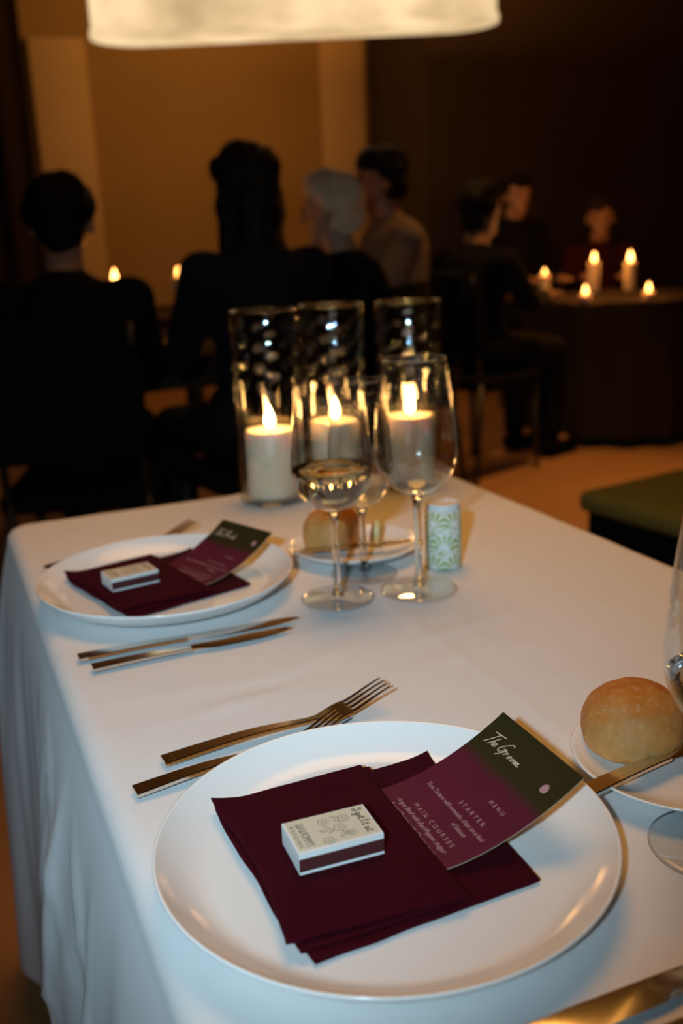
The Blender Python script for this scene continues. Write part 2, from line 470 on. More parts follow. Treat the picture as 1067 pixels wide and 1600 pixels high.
napkin((*P2, ZC), math.radians(13), 'burgundy folded napkin on the farther dinner plate')

# ------------------------------------------------------------------ matchboxes
def text_vf(txt, size, shear=0.0, spacing=1.0, align='CENTER'):
    cu = bpy.data.curves.new('lettering', 'FONT'); cu.body = txt; cu.size = size; cu.shear = shear
    cu.space_character = spacing; cu.align_x = align; cu.resolution_u = 3; cu.fill_mode = 'FRONT' if hasattr(cu, 'fill_mode') else cu.fill_mode
    o = bpy.data.objects.new('lettering', cu); COL.objects.link(o)
    dg = bpy.context.evaluated_depsgraph_get(); me = bpy.data.meshes.new_from_object(o.evaluated_get(dg))
    V = [tuple(v.co) for v in me.vertices]; F = [tuple(p.vertices) for p in me.polygons]
    bpy.data.objects.remove(o); bpy.data.curves.remove(cu); bpy.data.meshes.remove(me)
    return V, F
def ribbon_vf(strokes, wdt):
    """flat pen strokes: each a list of (u, v)"""
    V, F = [], []
    for st in strokes:
        # smooth by Catmull-Rom
        P = [Vector(p) for p in st]; S = []
        for i in range(len(P) - 1):
            a, b, c, d = P[max(0, i - 1)], P[i], P[i + 1], P[min(len(P) - 1, i + 2)]
            for k in range(5):
                t = k / 5
                S.append(.5 * ((2 * b) + (c - a) * t + (2 * a - 5 * b + 4 * c - d) * t * t + (3 * b - a - 3 * c + d) * t ** 3))
        S.append(P[-1]); o = len(V); m = len(S)
        for i, p in enumerate(S):
            d = (S[min(m - 1, i + 1)] - S[max(0, i - 1)])
            d = d.normalized() if d.length > 1e-9 else Vector((1, 0)); nn = Vector((-d.y, d.x)) * wdt * .5
            V += [(p.x + nn.x, p.y + nn.y, 0), (p.x - nn.x, p.y - nn.y, 0)]
        F += [(o + 2 * i, o + 2 * i + 1, o + 2 * i + 3, o + 2 * i + 2) for i in range(m - 1)]
    return V, F
def place(vf, f): return [f(*v) for v in vf[0]], vf[1]
def ring(cx, cy, r, n=8, a0=0, a1=2 * PI): return [(cx + r * math.cos(a0 + (a1 - a0) * i / n), cy + r * math.sin(a0 + (a1 - a0) * i / n)) for i in range(n + 1)]
def matchbox(loc, rz, label):
    t = thing('matchbox', label, 'matchbox', loc, rz, 'wedding matchboxes on the napkins')
    L, W, Hb, th = .0265, .0170, .0140, .0006
    # sleeve: four thin walls open at the short ends
    o_ = [(-W, 0), (W, 0), (W, Hb), (-W, Hb)]; i_ = [(-W + th, th), (W - th, th), (W - th, Hb - th), (-W + th, Hb - th)]
    V = [(x, y, z) for x in (-L, L) for y, z in o_ + i_]; F = []
    for k in range(4):
        j = (k + 1) % 4
        F += [(k, j, 8 + j, 8 + k), (4 + k, 4 + j, 12 + j, 12 + k), (k, j, 4 + j, 4 + k), (8 + k, 8 + j, 12 + j, 12 + k)]
    mesh('sleeve', V, F, MT['card_white'], t, smooth=False)
    box('top_print', (-L + .0012, -W + .0022, Hb), (L - .0008, W - .0004, Hb + .00012), MT['card_cream'], t)
    for s in (-1, 1):
        y = s * W; box('striker', (-L, min(y, y + s * .00015), Hb * .14), (L, max(y, y + s * .00015), Hb * .74), MT['striker'], t)
    tr = thing_part('tray', t)
    box('tray_floor', (-L + .0008, -W + .0012, th + .0002), (L - .0008, W - .0012, th + .0010), MT['card_white'], tr)
    for s in (-1, 1): box('tray_end', (s * (L - .0005) - .0005, -W + .0010, .0009), (s * (L - .0005) + .0005, W - .0010, Hb - .0012), MT['card_white'], tr)
    # print: text reads along -y, its top towards +x
    zt = Hb + .0002
    f = lambda x0: (lambda u, v, q: (x0 + v, -u, zt))
    V, F = place(text_vf("WEDDING", .0036, 0, 1.55), f(-.0238)); mesh('lettering', V, F, MT['ink_dark'], t, smooth=False)
    V, F = place(text_vf("LILA & ROMMY'S", .0042, 0, .80), lambda u, v, q: (-.0196 + v * 1.7, -u * .98, zt)); mesh('lettering', V, F, MT['ink'], t, smooth=False)
    # handwritten "I got lit at"
    k = .0023
    def gl(x, pts): return [((x + a) * k, b * k) for a, b in pts]
    st = [gl(-6.0, [(.9, 1.9), (.2, 2.3), (.0, 1.6), (.9, 1.5), (.8, .2), (.1, -.2), (-.2, .3), (.7, .7)]),
          gl(-4.2, [(.9, 1), (.3, 1.1), (.1, .4), (.6, .1), (.9, 1), (.8, -.8), (.2, -1), (.3, -.4), (1.2, .3)]),
          gl(-2.9, [(.4, 1), (.05, .5), (.4, .05), (.8, .5), (.4, 1), (1, .8)]), gl(-1.9, [(.4, 2), (.3, .3), (.6, 0), (1, .3)]), gl(-1.9, [(0, 1.3), (.9, 1.4)]),
          gl(-.3, [(.5, 1.5), (.7, 2.3), (.3, 2), (.2, .3), (.6, 0)]), gl(.6, [(.1, 1), (.1, .2), (.5, .1)]), gl(1.3, [(.3, 2), (.2, .3), (.6, 0), (.9, .3)]), gl(1.3, [(-.1, 1.3), (.8, 1.4)]),
          gl(3.0, [(.8, 1), (.2, .9), (.1, .2), (.6, .1), (.8, 1), (.8, .1), (1.2, .2)]), gl(4.4, [(.3, 2), (.2, .3), (.6, 0), (.9, .3)]), gl(4.4, [(-.1, 1.3), (.8, 1.4)])]
    V, F = place(ribbon_vf(st, .0007), f(.0183)); mesh('handwriting', V, F, MT['ink_dark'], t, smooth=False)
    fl = []
    for u, v, r in ((-.0085, -.0035, .0030), (-.0075, .0095, .0032), (.0115, -.0060, .0032), (.0085, .0090, .0026), (.001, .004, .0034)):
        fl += [ring(u, v, r * .35)] + [ring(u + r * .75 * math.cos(a), v + r * .75 * math.sin(a), r * .42, 6, a - 2, a + 2) for a in [j * 2 * PI / 5 for j in range(5)]]
    for u, v, a in ((-.003, -.004, .6), (.004, -.003, 2.4), (.0055, .0045, .9), (-.0045, .006, 3.8), (.0005, -.008, 1.3), (.010, .002, 2.0), (-.011, .003, 1.1)):
        c, s = math.cos(a), math.sin(a)
        fl.append([(u + c * p - s * q, v + s * p + c * q) for p, q in ((0, 0), (.0012, .0008), (.0028, .0006), (.0042, 0), (.0028, -.0007), (.0012, -.0008), (0, 0), (-.0015, 0))])
    V, F = place(ribbon_vf(fl, .00032), f(0.0005)); mesh('floral_drawing', V, F, MT['ink'], t, smooth=False)
    return t
def thing_part(name, parent):
    o = link(name, None, parent); return o
NT = .0184                                   # top of the napkin above the cloth
matchbox((.185, .491, ZC + NT), math.radians(-2.5), 'white matchbox with burgundy striker on the nearest napkin')
matchbox((.173, 1.042, ZC + NT), math.radians(9), 'white matchbox with burgundy striker on the farther napkin')

# ------------------------------------------------------------------ menus
n = N('burgundy_and_olive_menu_print')
at = n.new('ShaderNodeAttribute', attribute_name='along'); nz = n.noise(35, 3)
fac = n.math('MULTIPLY_ADD', n.math('SUBTRACT', nz, 0.5), 0.06, at.outputs['Fac'])
sm = n.new('ShaderNodeMapRange', interpolation_type='SMOOTHSTEP'); sm.inputs[1].default_value = .60; sm.inputs[2].default_value = .72
n.link(fac, sm.inputs[0])
n.set(Base_Color=n.mix(sm.outputs[0], n.mix(nz, (0.105, 0.008, 0.028), (0.075, 0.006, 0.024)), (0.024, 0.021, 0.006)), Roughness=0.6); n.b.inputs['Specular IOR Level'].default_value = 0.2
MT['menu'] = n.m
def menu(loc, rz, L, W, zl, zh, name_txt, strokes, label, tuck=.045, powr=1.7):
    """local frame: +x up the card, -y along the lines of text"""
    t = thing('menu_card', label, 'menu', loc, rz, 'menu cards tucked in the napkins')
    def surf(s, y, lift=0.0):
        q = max(0.0, s) / L
        z = zl + (zh - zl) * q ** powr
        x = s - .5 * L * .10 * q ** 2
        return (x, y, z + lift)
    nu, nv = 40, 6
    V, F, al = [], [], []
    th = .0006
    for lift in (th, 0):
        for i in range(nu + 1):
            s = -tuck + (L + tuck) * i / nu
            for j in range(nv + 1): V.append(surf(s, W * (j / nv - .5), lift)); al.append(max(0, s) / L)
    k = nv + 1; off = (nu + 1) * k; fm = []
    for i in range(nu):
        for j in range(nv):
            a = i * k + j; F.append((a, a + k, a + k + 1, a + 1)); fm.append(0)
    for i in range(nu):
        for j in range(nv):
            a = off + i * k + j; F.append((a, a + 1, a + k + 1, a + k)); fm.append(1)
    for i in range(nu):
        for j in (0, nv):
            a = i * k + j; F.append((a, a + k, off + a + k, off + a)); fm.append(1)
    for j in range(nv):
        for i in (0, nu):
            a = i * k + j; F.append((a, a + 1, off + a + 1, off + a)); fm.append(1)
    me = bpy.data.meshes.new('card'); me.from_pydata(V, [], F)
    me.materials.append(MT['menu']); me.materials.append(MT['card_edge'])
    me.polygons.foreach_set('material_index', fm)
    a_ = me.attributes.new('along', 'FLOAT', 'POINT'); a_.data.foreach_set('value', al)
    link('card', me, t)
    def put(nm, vf, s0, u0, mat, kx=1.0, ky=1.0, sl=0.0):
        f = lambda u, v, q: surf(s0 + v * ky, -(u0 + (u + sl * v) * kx), th + .00022)
        V, F = place(vf, f); mesh(nm, V, F, mat, t, smooth=False)
    put('handwriting', ribbon_vf(strokes, .00085), L * .785, -.012, MT['print_cream'], 1.0, .82, .40)
    put('lettering', text_vf('MENU', .0044, 0, 1.75), L * .50, .021, MT['print_pink'])
    put('lettering', text_vf('STARTER', .0048, 0, 1.75), L * .36, .013, MT['print_pink'])
    put('lettering', text_vf('Tuna Tartare with avocado, chips on a bed', .0047, .3, .92), L * .29, .002, MT['print_pink'])
    put('lettering', text_vf('of lettuce', .0047, .3, .92), L * .225, .020, MT['print_pink'])
    put('lettering', text_vf('MAIN COURSES', .0048, 0, 1.7), L * .12, .006, MT['print_pink'])
    put('lettering', text_vf('Angus Beef with Red Pepper, bulgur', .0050, .3, .92), L * .055, .001, MT['print_pink'])
    put('lettering', text_vf('Roast Chicken with Greens, sauce', .0050, .3, .92), L * -.008, .001, MT['print_pink'])
    # small flower-bud emblem
    em = []
    pts = [(0, -.0028), (.0022, -.0022), (.0028, 0), (.0020, .0022), (.0010, .0020), (.0012, .0034), (0, .0026), (-.0012, .0034), (-.0010, .0020), (-.0020, .0022), (-.0028, 0), (-.0022, -.0022)]
    put('emblem', ([(x, y, 0) for x, y in pts], [tuple(range(len(pts)))]), L * .80, .033, MT['print_pink'], 1.15, 1.15)
    return t
K = .0028
def gl(x, pts): return [((x + a) * K, b * K) for a, b in pts]
groom = [gl(-9.5, [(-.9, 3.7), (1, 3.9), (3.2, 4.1)]), gl(-9.5, [(1.2, 3.9), (.8, 2), (.2, -.6)]),
         gl(-8, [(1.0, 3.2), (.6, 1.6), (.2, -.4), (.5, .9), (1.0, 1.3), (1.1, .4), (1.5, .0)]), gl(-6.6, [(.2, .5), (.9, .9), (.7, 1.3), (.2, .8), (.5, 0), (1.3, .4)]),
         gl(-4.2, [(2.4, 3.6), (1.6, 4.0), (.4, 2.4), (.0, .8), (.8, 0), (1.8, .9), (2.0, 1.6), (1.0, 1.5), (2.3, 1.6), (2.0, .2), (1.4, -1.4)]),
         gl(-1.4, [(.0, 1.1), (.3, 1.3), (.2, .1), (.5, 1.0), (1.1, 1.2)]), gl(.2, [(.5, 1.1), (.1, .6), (.4, .1), (.8, .6), (.5, 1.1), (1.2, 1.0)]),
         gl(1.6, [(.5, 1.1), (.1, .6), (.4, .1), (.8, .6), (.5, 1.1), (1.2, 1.0)]),
         gl(3.0, [(.0, 1.1), (.1, .0), (.5, 1.0), (.7, .9), (.7, .0), (1.1, 1.0), (1.4, .9), (1.4, .1), (2.2, .3)])]
bride = groom[:4] + [gl(-4.2, [(.8, 3.8), (.6, 1.8), (.2, -.2)]), gl(-4.2, [(-.2, 3.4), (1.2, 4.0), (2.0, 3.2), (.8, 2.0), (2.1, 1.4), (1.6, .2), (.2, 0)]),
                     gl(-1.6, [(.0, 1.1), (.3, 1.3), (.2, .1), (.5, 1.0), (1.1, 1.2)]), gl(-.2, [(.2, 1.1), (.2, .1), (.7, .3)]), gl(-.2, [(.3, 1.8), (.4, 1.9)]),
                     gl(.8, [(.9, 1.0), (.3, 1.1), (.1, .4), (.6, .1), (1.0, .9), (1.3, 3.2), (1.0, .2), (1.6, .2)]), gl(2.4, [(.2, .5), (.9, .9), (.7, 1.3), (.2, .8), (.5, 0), (1.3, .4)])]
menu((.2385, .4945, ZC), math.radians(-1.5), .100, .096, .0152, .051, 'The Groom', groom, 'burgundy and olive menu card reading The Groom on the nearest plate')
menu((.2325, 1.045, ZC), math.radians(22), .100, .090, .0152, .050, 'The Bride', bride, 'burgundy and olive menu card on the farther plate')

# ------------------------------------------------------------------ cutlery
def bar_vf(st, cap=True):
    """stations (x, y, z, half width, half thickness)"""
    V, F = [], []
    for x, y, z, hw, ht in st:
        c = min(hw, ht) * .35
        V += [(x, y - hw, z - ht + c), (x, y - hw + c, z - ht), (x, y + hw - c, z - ht), (x, y + hw, z - ht + c),
              (x, y + hw, z + ht - c), (x, y + hw - c, z + ht), (x, y - hw + c, z + ht), (x, y - hw, z + ht - c)]
    for i in range(len(st) - 1):
        for k in range(8):
            j = (k + 1) % 8; F.append((i * 8 + k, i * 8 + j, i * 8 + 8 + j, i * 8 + 8 + k))
    if cap: F += [tuple(range(8)), tuple(range(len(st) * 8 - 8, len(st) * 8))]
    return V, F
def handle(t, L, w0=.0072, w1=.0034, z0=.0020, arch=.004, down=True):
    st = []
    for i in range(17):
        f = i / 16
        z = z0 + arch * math.sin(PI * min(1, f * .95)) ** 1.0 * (.55 + .45 * f) if down else z0
        st.append((L * f, 0, z, w0 + (w1 - w0) * f ** 1.3, .0019 - .0003 * f))
    o = sharp(mesh('handle', *bar_vf(st), MT['steel'], t), 30)
    z = st[1][2]
    zb = st[1][2]
    V, F = bar_vf([(L / 16 - .0004, 0, zb, w0 + .00012, .00195), (L / 16 + .0004, 0, zb, w0 + .00010, .00195)])
    sharp(mesh('end_band', V, F, MT['steel'], t), 30)
    return st[-1]
def fork(loc, rz, L, label, sc=1.0):
    t = thing('fork', label, 'fork', loc, rz, 'forks beside the dinner plates')
    hl = L * .62
    x, y, z, hw, ht = handle(t, hl)
    # neck and palm: curved shovel
    st = []; zc = []
    for i in range(11):
        f = i / 10
        X = hl + L * .20 * f
        w_ = hw + (.0118 * sc - hw) * sstep((f - .15) / .6)
        Z = z - (z - .0028) * math.sin(PI / 2 * min(1, f * 1.3)) + .0024 * sstep((f - .6) / .4)
        st.append((X, 0, Z, w_, .0010 + .0006 * (1 - f)))
    sharp(mesh('palm', *bar_vf(st), MT['steel'], t), 30)
    Xp, Zp = st[-1][0], st[-1][2]
    for k in range(4):
        yy = (k - 1.5) * .0062 * sc
        ts = []
        for i in range(9):
            f = i / 8
            ts.append((Xp - .001 + L * .185 * f, yy * (1 - .04 * f), Zp + .0165 * f ** 1.25 - .0035 * f ** 3, .0018 * sc * (1 - .45 * f), .0010 - .0004 * f))
        sharp(mesh('tine', *bar_vf(ts), MT['steel'], t), 30)
    return t
def knife(loc, rz, L, label, group='knives beside the dinner plates', wb=.0095):
    t = thing('knife', label, 'knife', loc, rz, group)
    hl = L * .47
    handle(t, hl, .0070, .0050, .0024, .0012)
    # blade: straight back, curved edge
    V, F = [], []; n_ = 22
    for i in range(n_ + 1):
        f = i / n_; X = hl - .001 + (L - hl) * f
        back = .0046 * (1 - .0 * f) if f < .80 else .0046 - (.0046 + .001) * ((f - .8) / .2) ** 2.2
        edge = -(.0042 + (wb - .0042) * sstep(f / .28)) if f < .55 else -(wb - (wb - .0005) * ((f - .55) / .45) ** 2.4)
        tk = .0011 * (1 - .5 * f)
        V += [(X, back, .0030 + tk), (X, back, .0030 - tk), (X, edge, .0027), (X, (back + edge) / 2, .0030 + tk * .8)]
    for i in range(n_):
        a = i * 4
        for p, q in ((0, 1), (1, 2), (2, 3), (3, 0)): F.append((a + p, a + q, a + 4 + q, a + 4 + p))
    F += [(0, 1, 2, 3), tuple(n_ * 4 + k for k in range(4))]
    sharp(mesh('blade', V, F, MT['steel'], t), 30)
    return t
zt = TZ + .0022
fork((.121, .670, zt), math.radians(4.0), .190, 'steel dinner fork on the cloth above the nearest plate, tines visible')
fork((.093, .637, zt), math.radians(5.0), .165, 'steel starter fork tucked against the rim of the nearest plate', .82)
fork((.098, 1.192, zt), math.radians(15), .205, 'steel fork behind the farther plate, handle and tines peeking out')
knife((.093, .897, zt), math.radians(-1.6), .220, 'longer steel knife in front of the farther plate')
knife((.101, .867, zt), math.radians(.6), .197, 'shorter steel knife in front of the farther plate')
knife((.100, .3325, zt), math.radians(-.3), .236, 'steel knife with broad blade at the bottom edge below the nearest plate', wb=.012)
knife((.104, .3025, zt), math.radians(.3), .205, 'steel knife just showing at the bottom right corner')
def butter_knife(loc, rz, tilt, label, L=.150):
    o = knife(loc, rz, L, label, 'butter knives on the bread plates', .0085); o.rotation_euler = (0, tilt, rz); return o
butter_knife((.357, .477, TZ + .0150), math.radians(8), math.radians(-1.0), 'gold-glinting butter knife resting on the bread plate beside the nearest setting', .165)
butter_knife((.366, 1.062, TZ + .0145), math.radians(-14), math.radians(-.6), 'butter knife resting on the bread plate behind the wine glasses')

# ------------------------------------------------------------------ bread
n = N('crusty_bread'); tc = n.new('ShaderNodeTexCoord'); sp = n.new('ShaderNodeSeparateXYZ'); n.link(tc.outputs['Normal'], sp.inputs[0])
nz = n.noise(70, 6); n2 = n.noise(240, 4)
f = n.math('ADD', n.math('MULTIPLY', sp.outputs[2], .55), n.math('MULTIPLY_ADD', nz, .6, .0))
r_ = n.new('ShaderNodeValToRGB'); r_.color_ramp.elements[0].position = .15; r_.color_ramp.elements[0].color = (.68, .34, .105, 1)
r_.color_ramp.elements[1].position = .85; r_.color_ramp.elements[1].color = (.46, .155, .018, 1)
n.link(f, r_.inputs[0])
fl = n.new('ShaderNodeMapRange'); fl.inputs[1].default_value = .55; fl.inputs[2].default_value = .75; n.link(n2, fl.inputs[0])
n.set(Base_Color=n.mix(n.math('MULTIPLY', fl.outputs[0], .25), r_.outputs[0], (.74, .55, .30)), Roughness=.65)
n.bump(n.math('ADD', nz, n.math('MULTIPLY', n2, .4)), .6, .002)
MT['bread'] = n.m
def bread(loc, rx, ry, h, label, seed, cut=False):
    bm = bmesh.new(); bmesh.ops.create_icosphere(bm, subdivisions=5, radius=1)
    for v in bm.verts:
        p = v.co.copy(); d = 1 + .045 * noise.noise(p * 1.5 + Vector((seed, 0, 0))) + .026 * noise.noise(p * 4 + Vector((0, seed, 0)))
        # crease across the top
        d -= .05 * g(p.x * .8 + p.y * .5 - .1, .12) * max(0, p.z)
        z = p.z
        if z < -.15: z = -.15 - (1 - math.exp((z + .15) * 2.2)) * .34
        if cut: e = .55; p.x = math.copysign(abs(p.x) ** e, p.x); p.y = math.copysign(abs(p.y) ** e, p.y)
        v.co = (p.x * rx * d, p.y * ry * d, z * h * d)
    zm = min(v.co.z for v in bm.verts)
    for v in bm.verts: v.co.z -= zm
    me = bpy.data.meshes.new('bread_roll'); bm.to_mesh(me); bm.free(); me.materials.append(MT['bread'])
    me.polygons.foreach_set('use_smooth', [True] * len(me.polygons))
    o = link('bread_roll', me); o.location = loc; o.rotation_euler = (0, 0, .6)
    tag(o, label, 'bread', 'bread rolls'); return o
bread((.436, .527, ZC + .0064), .0400, .0370, .0350, 'round crusty bread roll at the right edge of the picture', 2.0)
bread((.431, 1.088, ZC + .0068), .036, .029, .034, 'bread roll seen behind the wine glass stems', 7.0, True)
# butter pat standing against the roll
V, F = box_vf((-.009, -.006, 0), (.009, .006, .030))
o = mesh('butter_pat', V, F, MT['butter'], smooth=False); bm = bmesh.new(); bm.from_mesh(o.data)
for v in bm.verts:
    if v.co.z > .01: v.co.x *= .7; v.co.y *= .8; v.co.x += .004
bmesh.ops.bevel(bm, geom=list(bm.edges), offset=.003, segments=3, affect='EDGES'); bm.to_mesh(o.data); bm.free()
o.data.polygons.foreach_set('use_smooth', [True] * len(o.data.polygons))
o.location = (.478, 1.066, ZC + .0064); o.rotation_euler = (0, 0, .3); tag(o, 'pale yellow pat of butter beside the bread roll behind the glasses', 'butter')

# ------------------------------------------------------------------ stemware
def interp(pts, k=6):
    P = [Vector(p) for p in pts]; S = []
    for i in range(len(P) - 1):
        a, b, c, d = P[max(0, i - 1)], P[i], P[i + 1], P[min(len(P) - 1, i + 2)]
        for q in range(k):
            t = q / k; v = .5 * ((2 * b) + (c - a) * t + (2 * a - 5 * b + 4 * c - d) * t * t + (3 * b - a - 3 * c + d) * t ** 3)
            S.append((max(0, v.x), v.y))
    S.append(tuple(P[-1])); return S
def glass(loc, label, bowl, base_r, fill=None, fill_mat=None, group='stemmed glasses on the table'):
    t = thing('wine_glass', label, 'glass', loc, 0, group)
    B = interp(bowl, 7); zb = bowl[0][1]
    wl = .0010
    inner = [(max(0, r - wl), z + (wl * 1.5 if r < .01 else wl * .3)) for r, z in B]
    lathe('bowl', B + inner[::-1], MT['glass'], t, 72)
    sr = .0042
    stem = [(sr * 1.5, .0055), (sr * 1.02, .014), (sr * .92, .03), (sr * .88, zb * .6), (sr * .95, zb * .88), (sr * 1.5, zb - .0015), (sr * 2.0, zb + .0005)]
    S = interp(stem, 4)
    lathe('stem', [(0, S[0][1])] + S + [(0, S[-1][1])], MT['stem'], t, 32)
    lathe('base', [(0, .0006), (base_r - .003, .0004), (base_r, .0010), (base_r, .0020), (base_r - .004, .0027), (base_r * .55, .0036), (.014, .0048), (sr * 1.5, .0066), (0, .0066)], MT['foot'], t, 72)
    if fill:
        L_ = [(max(0, r - wl * 1.25), z + wl * 1.6) for r, z in B if z + wl * 1.6 < fill]
        rl = L_[-1][0]
        lathe('wine' if fill_mat is MT['wine'] else 'water', [(0, L_[0][1])] + L_ + [(rl, fill), (0, fill)], fill_mat, t, 72)
    return t
round_bowl = [(.0, .0985), (.012, .1000), (.026, .1070), (.0375, .1215), (.0424, .1400), (.0418, .1590), (.0395, .1800), (.0362, .2130)]
tulip = [(.0, .1075), (.012, .1090), (.027, .1170), (.0385, .1310), (.0440, .1490), (.0432, .1700), (.0398, .2050), (.0335, .2510)]
small_tulip = [(.0, .0800), (.010, .0815), (.022, .0890), (.0315, .1030), (.0362, .1230), (.0360, .1420), (.0330, .1780), (.0275, .2230)]
glass((.371, .930, ZC), 'wine glass half full of white wine before the farther plate', round_bowl, .0395, .1440, MT['wine'])
glass((.428, .988, ZC), 'smaller empty glass behind the filled wine glass', small_tulip, .0375)
glass((.459, .912, ZC), 'tall empty tulip glass in front of the green patterned tin', tulip, .0415)
glass((.408, .412, ZC), 'tulip glass cut by the right edge, beside the near bread plate', small_tulip, .0405, .118, MT['water'])
glass((.404, .330, ZC), 'glass at the right edge of which only the foot shows', round_bowl, .0395)

# ------------------------------------------------------------------ candles in tall glass cylinders
def flame_prof(h, r): return [(0, 0), (r * .55, h * .06), (r * .9, h * .18), (r, h * .30), (r * .88, h * .48), (r * .55, h * .70), (r * .22, h * .88), (0, h)]
def candle(loc, label, r, h, flame_h=.034, group='pillar candles', mat=None, seg=48):
    t = thing('pillar_candle', label, 'candle', loc, 0, group)
    lathe('wax', [(0, 0), (r - .002, 0), (r, .002), (r, h - .004), (r - .002, h), (r - .007, h - .002), (r * .45, h - .007), (0, h - .008)], MT['wax'], t, seg)
    tube('wick', [(0, 0, h - .009), (.0005, 0, h), (.001, 0, h + .005)], .0009, MT['wick'], t, 6)
    fl = lathe('flame', flame_prof(flame_h, flame_h * .21), mat or MT['flame'], t, 20); fl.location = (.0005, 0, h + .0015)
    return t
def cylinder(loc, label, r, h, group='glass cylinders round the candles'):
    t = thing('glass_cylinder', label, 'candle holder', loc, 0, group)
    w_ = .0024
    # wall uneven round and along, ripples added to catch dots of flash
    rip = lambda z, a: .00095 * math.sin(z * 2 * PI / .030 + 1.6 + 1.3 * math.sin(3 * a + r * 50 + loc[0] * 40)) * math.cos(7 * a + loc[0] * 60) * (sstep((z - .13) / .07) + .25 * sstep((.10 - z) / .05)) * sstep((h - .003 - z) / .012) + .00035 * math.cos(9 * a + 2 * math.sin(z * 20 + r * 9))
    sg, nz_ = 90, 96; V, F = [], []
    zs = [.002 + (h - .003) * i / nz_ for i in range(nz_ + 1)]
    ring_ = [(0.0, z) for z in zs] + [(-w_ / 2, h)] + [(-w_, z) for z in zs[::-1] if z > .008]
    k = len(ring_)
    for i in range(sg):
        a = 2 * PI * i / sg
        for dr, z in ring_:
            q = r + dr + rip(z, a); V.append((q * math.cos(a), q * math.sin(a), z))
    for i in range(sg):
        i2 = (i + 1) % sg
        for q in range(k - 1): F.append((i * k + q, i2 * k + q, i2 * k + q + 1, i * k + q + 1))
    mesh('wall', V, F, MT['glass'], t)
    lathe('base', [(0, .0004), (r - .003, .0004), (r, .002), (r, .0078), (r - w_, .0080), (0, .0080)], MT['foot'], t, 72)
    return t
for (x, y), a, b, hh in (((.449, 1.362), 'left tall glass cylinder holding a lit candle', 'lit ivory pillar candle in the left glass cylinder', .098),
                        ((.556, 1.372), 'middle tall glass cylinder behind the wine glasses', 'lit ivory pillar candle in the middle glass cylinder', .098),
                        ((.663, 1.335), 'right tall glass cylinder behind the tall tulip glass', 'lit ivory pillar candle in the right glass cylinder', .100)):
    cylinder((x, y, ZC), a, .0485, .277)
    candle((x, y, ZC + .0086), b, .0370, hh)

# ------------------------------------------------------------------ tin with leaf pattern
n = N('green_fan_leaf_print'); tc = n.new('ShaderNodeTexCoord'); sp = n.new('ShaderNodeSeparateXYZ'); n.link(tc.outputs['Object'], sp.inputs[0])
ang = n.math('MULTIPLY', n.math('ARCTAN2', sp.outputs[1], sp.outputs[0]), .0207)
cw, chh = .0207 * 2 * PI / 5, .026
row = n.math('FLOOR', n.math('DIVIDE', sp.outputs[2], chh))
us = n.math('ADD', n.math('DIVIDE', ang, cw), n.math('MULTIPLY', row, .5))
lu = n.math('SUBTRACT', n.math('FRACT', us), .5); lv = n.math('FRACT', n.math('DIVIDE', sp.outputs[2], chh))
px_ = n.math('MULTIPLY', lu, cw); py_ = n.math('MULTIPLY', lv, chh)
rr = n.math('SQRT', n.math('ADD', n.math('MULTIPLY', px_, px_), n.math('MULTIPLY', py_, py_)))
an = n.math('ARCTAN2', py_, px_)
spk = n.math('GREATER_THAN', n.math('SINE', n.math('MULTIPLY', an, 13.0)), .05)
band = n.math('MULTIPLY', n.math('GREATER_THAN', rr, .0060), n.math('LESS_THAN', rr, .0165))
fan = n.math('MULTIPLY', spk, band)
sp2 = n.math('MULTIPLY', n.math('GREATER_THAN', n.noise(420, 1), .56), n.math('GREATER_THAN', rr, .0180))
pat = n.math('MAXIMUM', fan, sp2)
n.set(Base_Color=n.mix(pat, (.72, .76, .74), (.30, .42, .07)), Roughness=.5)
MT['leafprint'] = n.m
t = thing('patterned_tin', 'small white cylinder tin with green leaf pattern beside the tall tulip glass', 'tin', (.522, .972, ZC), .5)
lathe('body', [(0, .0006), (.0200, .0004), (.0207, .0012), (.0207, .0690), (0, .0690)], MT['leafprint'], t, 64)
lathe('lid', [(.0190, .0690), (.0190, .0750), (.0182, .0760), (.0165, .0762), (.0158, .0752), (0, .0750)], MT['card_white'], t, 64)

# ------------------------------------------------------------------ far furniture
MT['dark_chair'] = plain('black_chair_fabric', (0.004, 0.0035, 0.003), .95)
MT['dark_chair'].node_tree.nodes['Principled BSDF'].inputs['Specular IOR Level'].default_value = .08
MT['dark_metal'] = plain('black_chair_frame', (0.02, 0.016, 0.012), .5)
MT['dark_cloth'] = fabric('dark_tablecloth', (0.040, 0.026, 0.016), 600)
MT['olive'] = fabric('olive_green_seat', (0.20, 0.18, 0.04), 500)
def chair_proto():
    t = thing('chair', 'black padded chair', 'chair')
    box('seat', (-.22, -.21, .41), (.22, .22, .47), MT['dark_chair'], t, .02, 3)
    o = box('backrest', (-.21, -.26, .56), (.21, -.22, .95), MT['dark_chair'], t, .015, 3)
    for sx in (-1, 1):
        tube('leg', [(sx * .19, .18, .41), (sx * .20, .20, 0)], [.016, .012], MT['dark_metal'], t)
        tube('leg', [(sx * .19, -.20, .45), (sx * .20, -.25, 0)], [.016, .012], MT['dark_metal'], t)
        tube('back_post', [(sx * .19, -.20, .44), (sx * .19, -.24, .70), (sx * .19, -.25, .93)], .013, MT['dark_metal'], t)
    return t
CH = chair_proto(); chair_used = []
def chair(x, y, rz, label):
    o = CH if not chair_used else copy_tree(CH)
    chair_used.append(o); o.location = (x, y, 0); o.rotation_euler = (0, 0, rz); o['label'] = label; o['group'] = 'black chairs of the other guests'
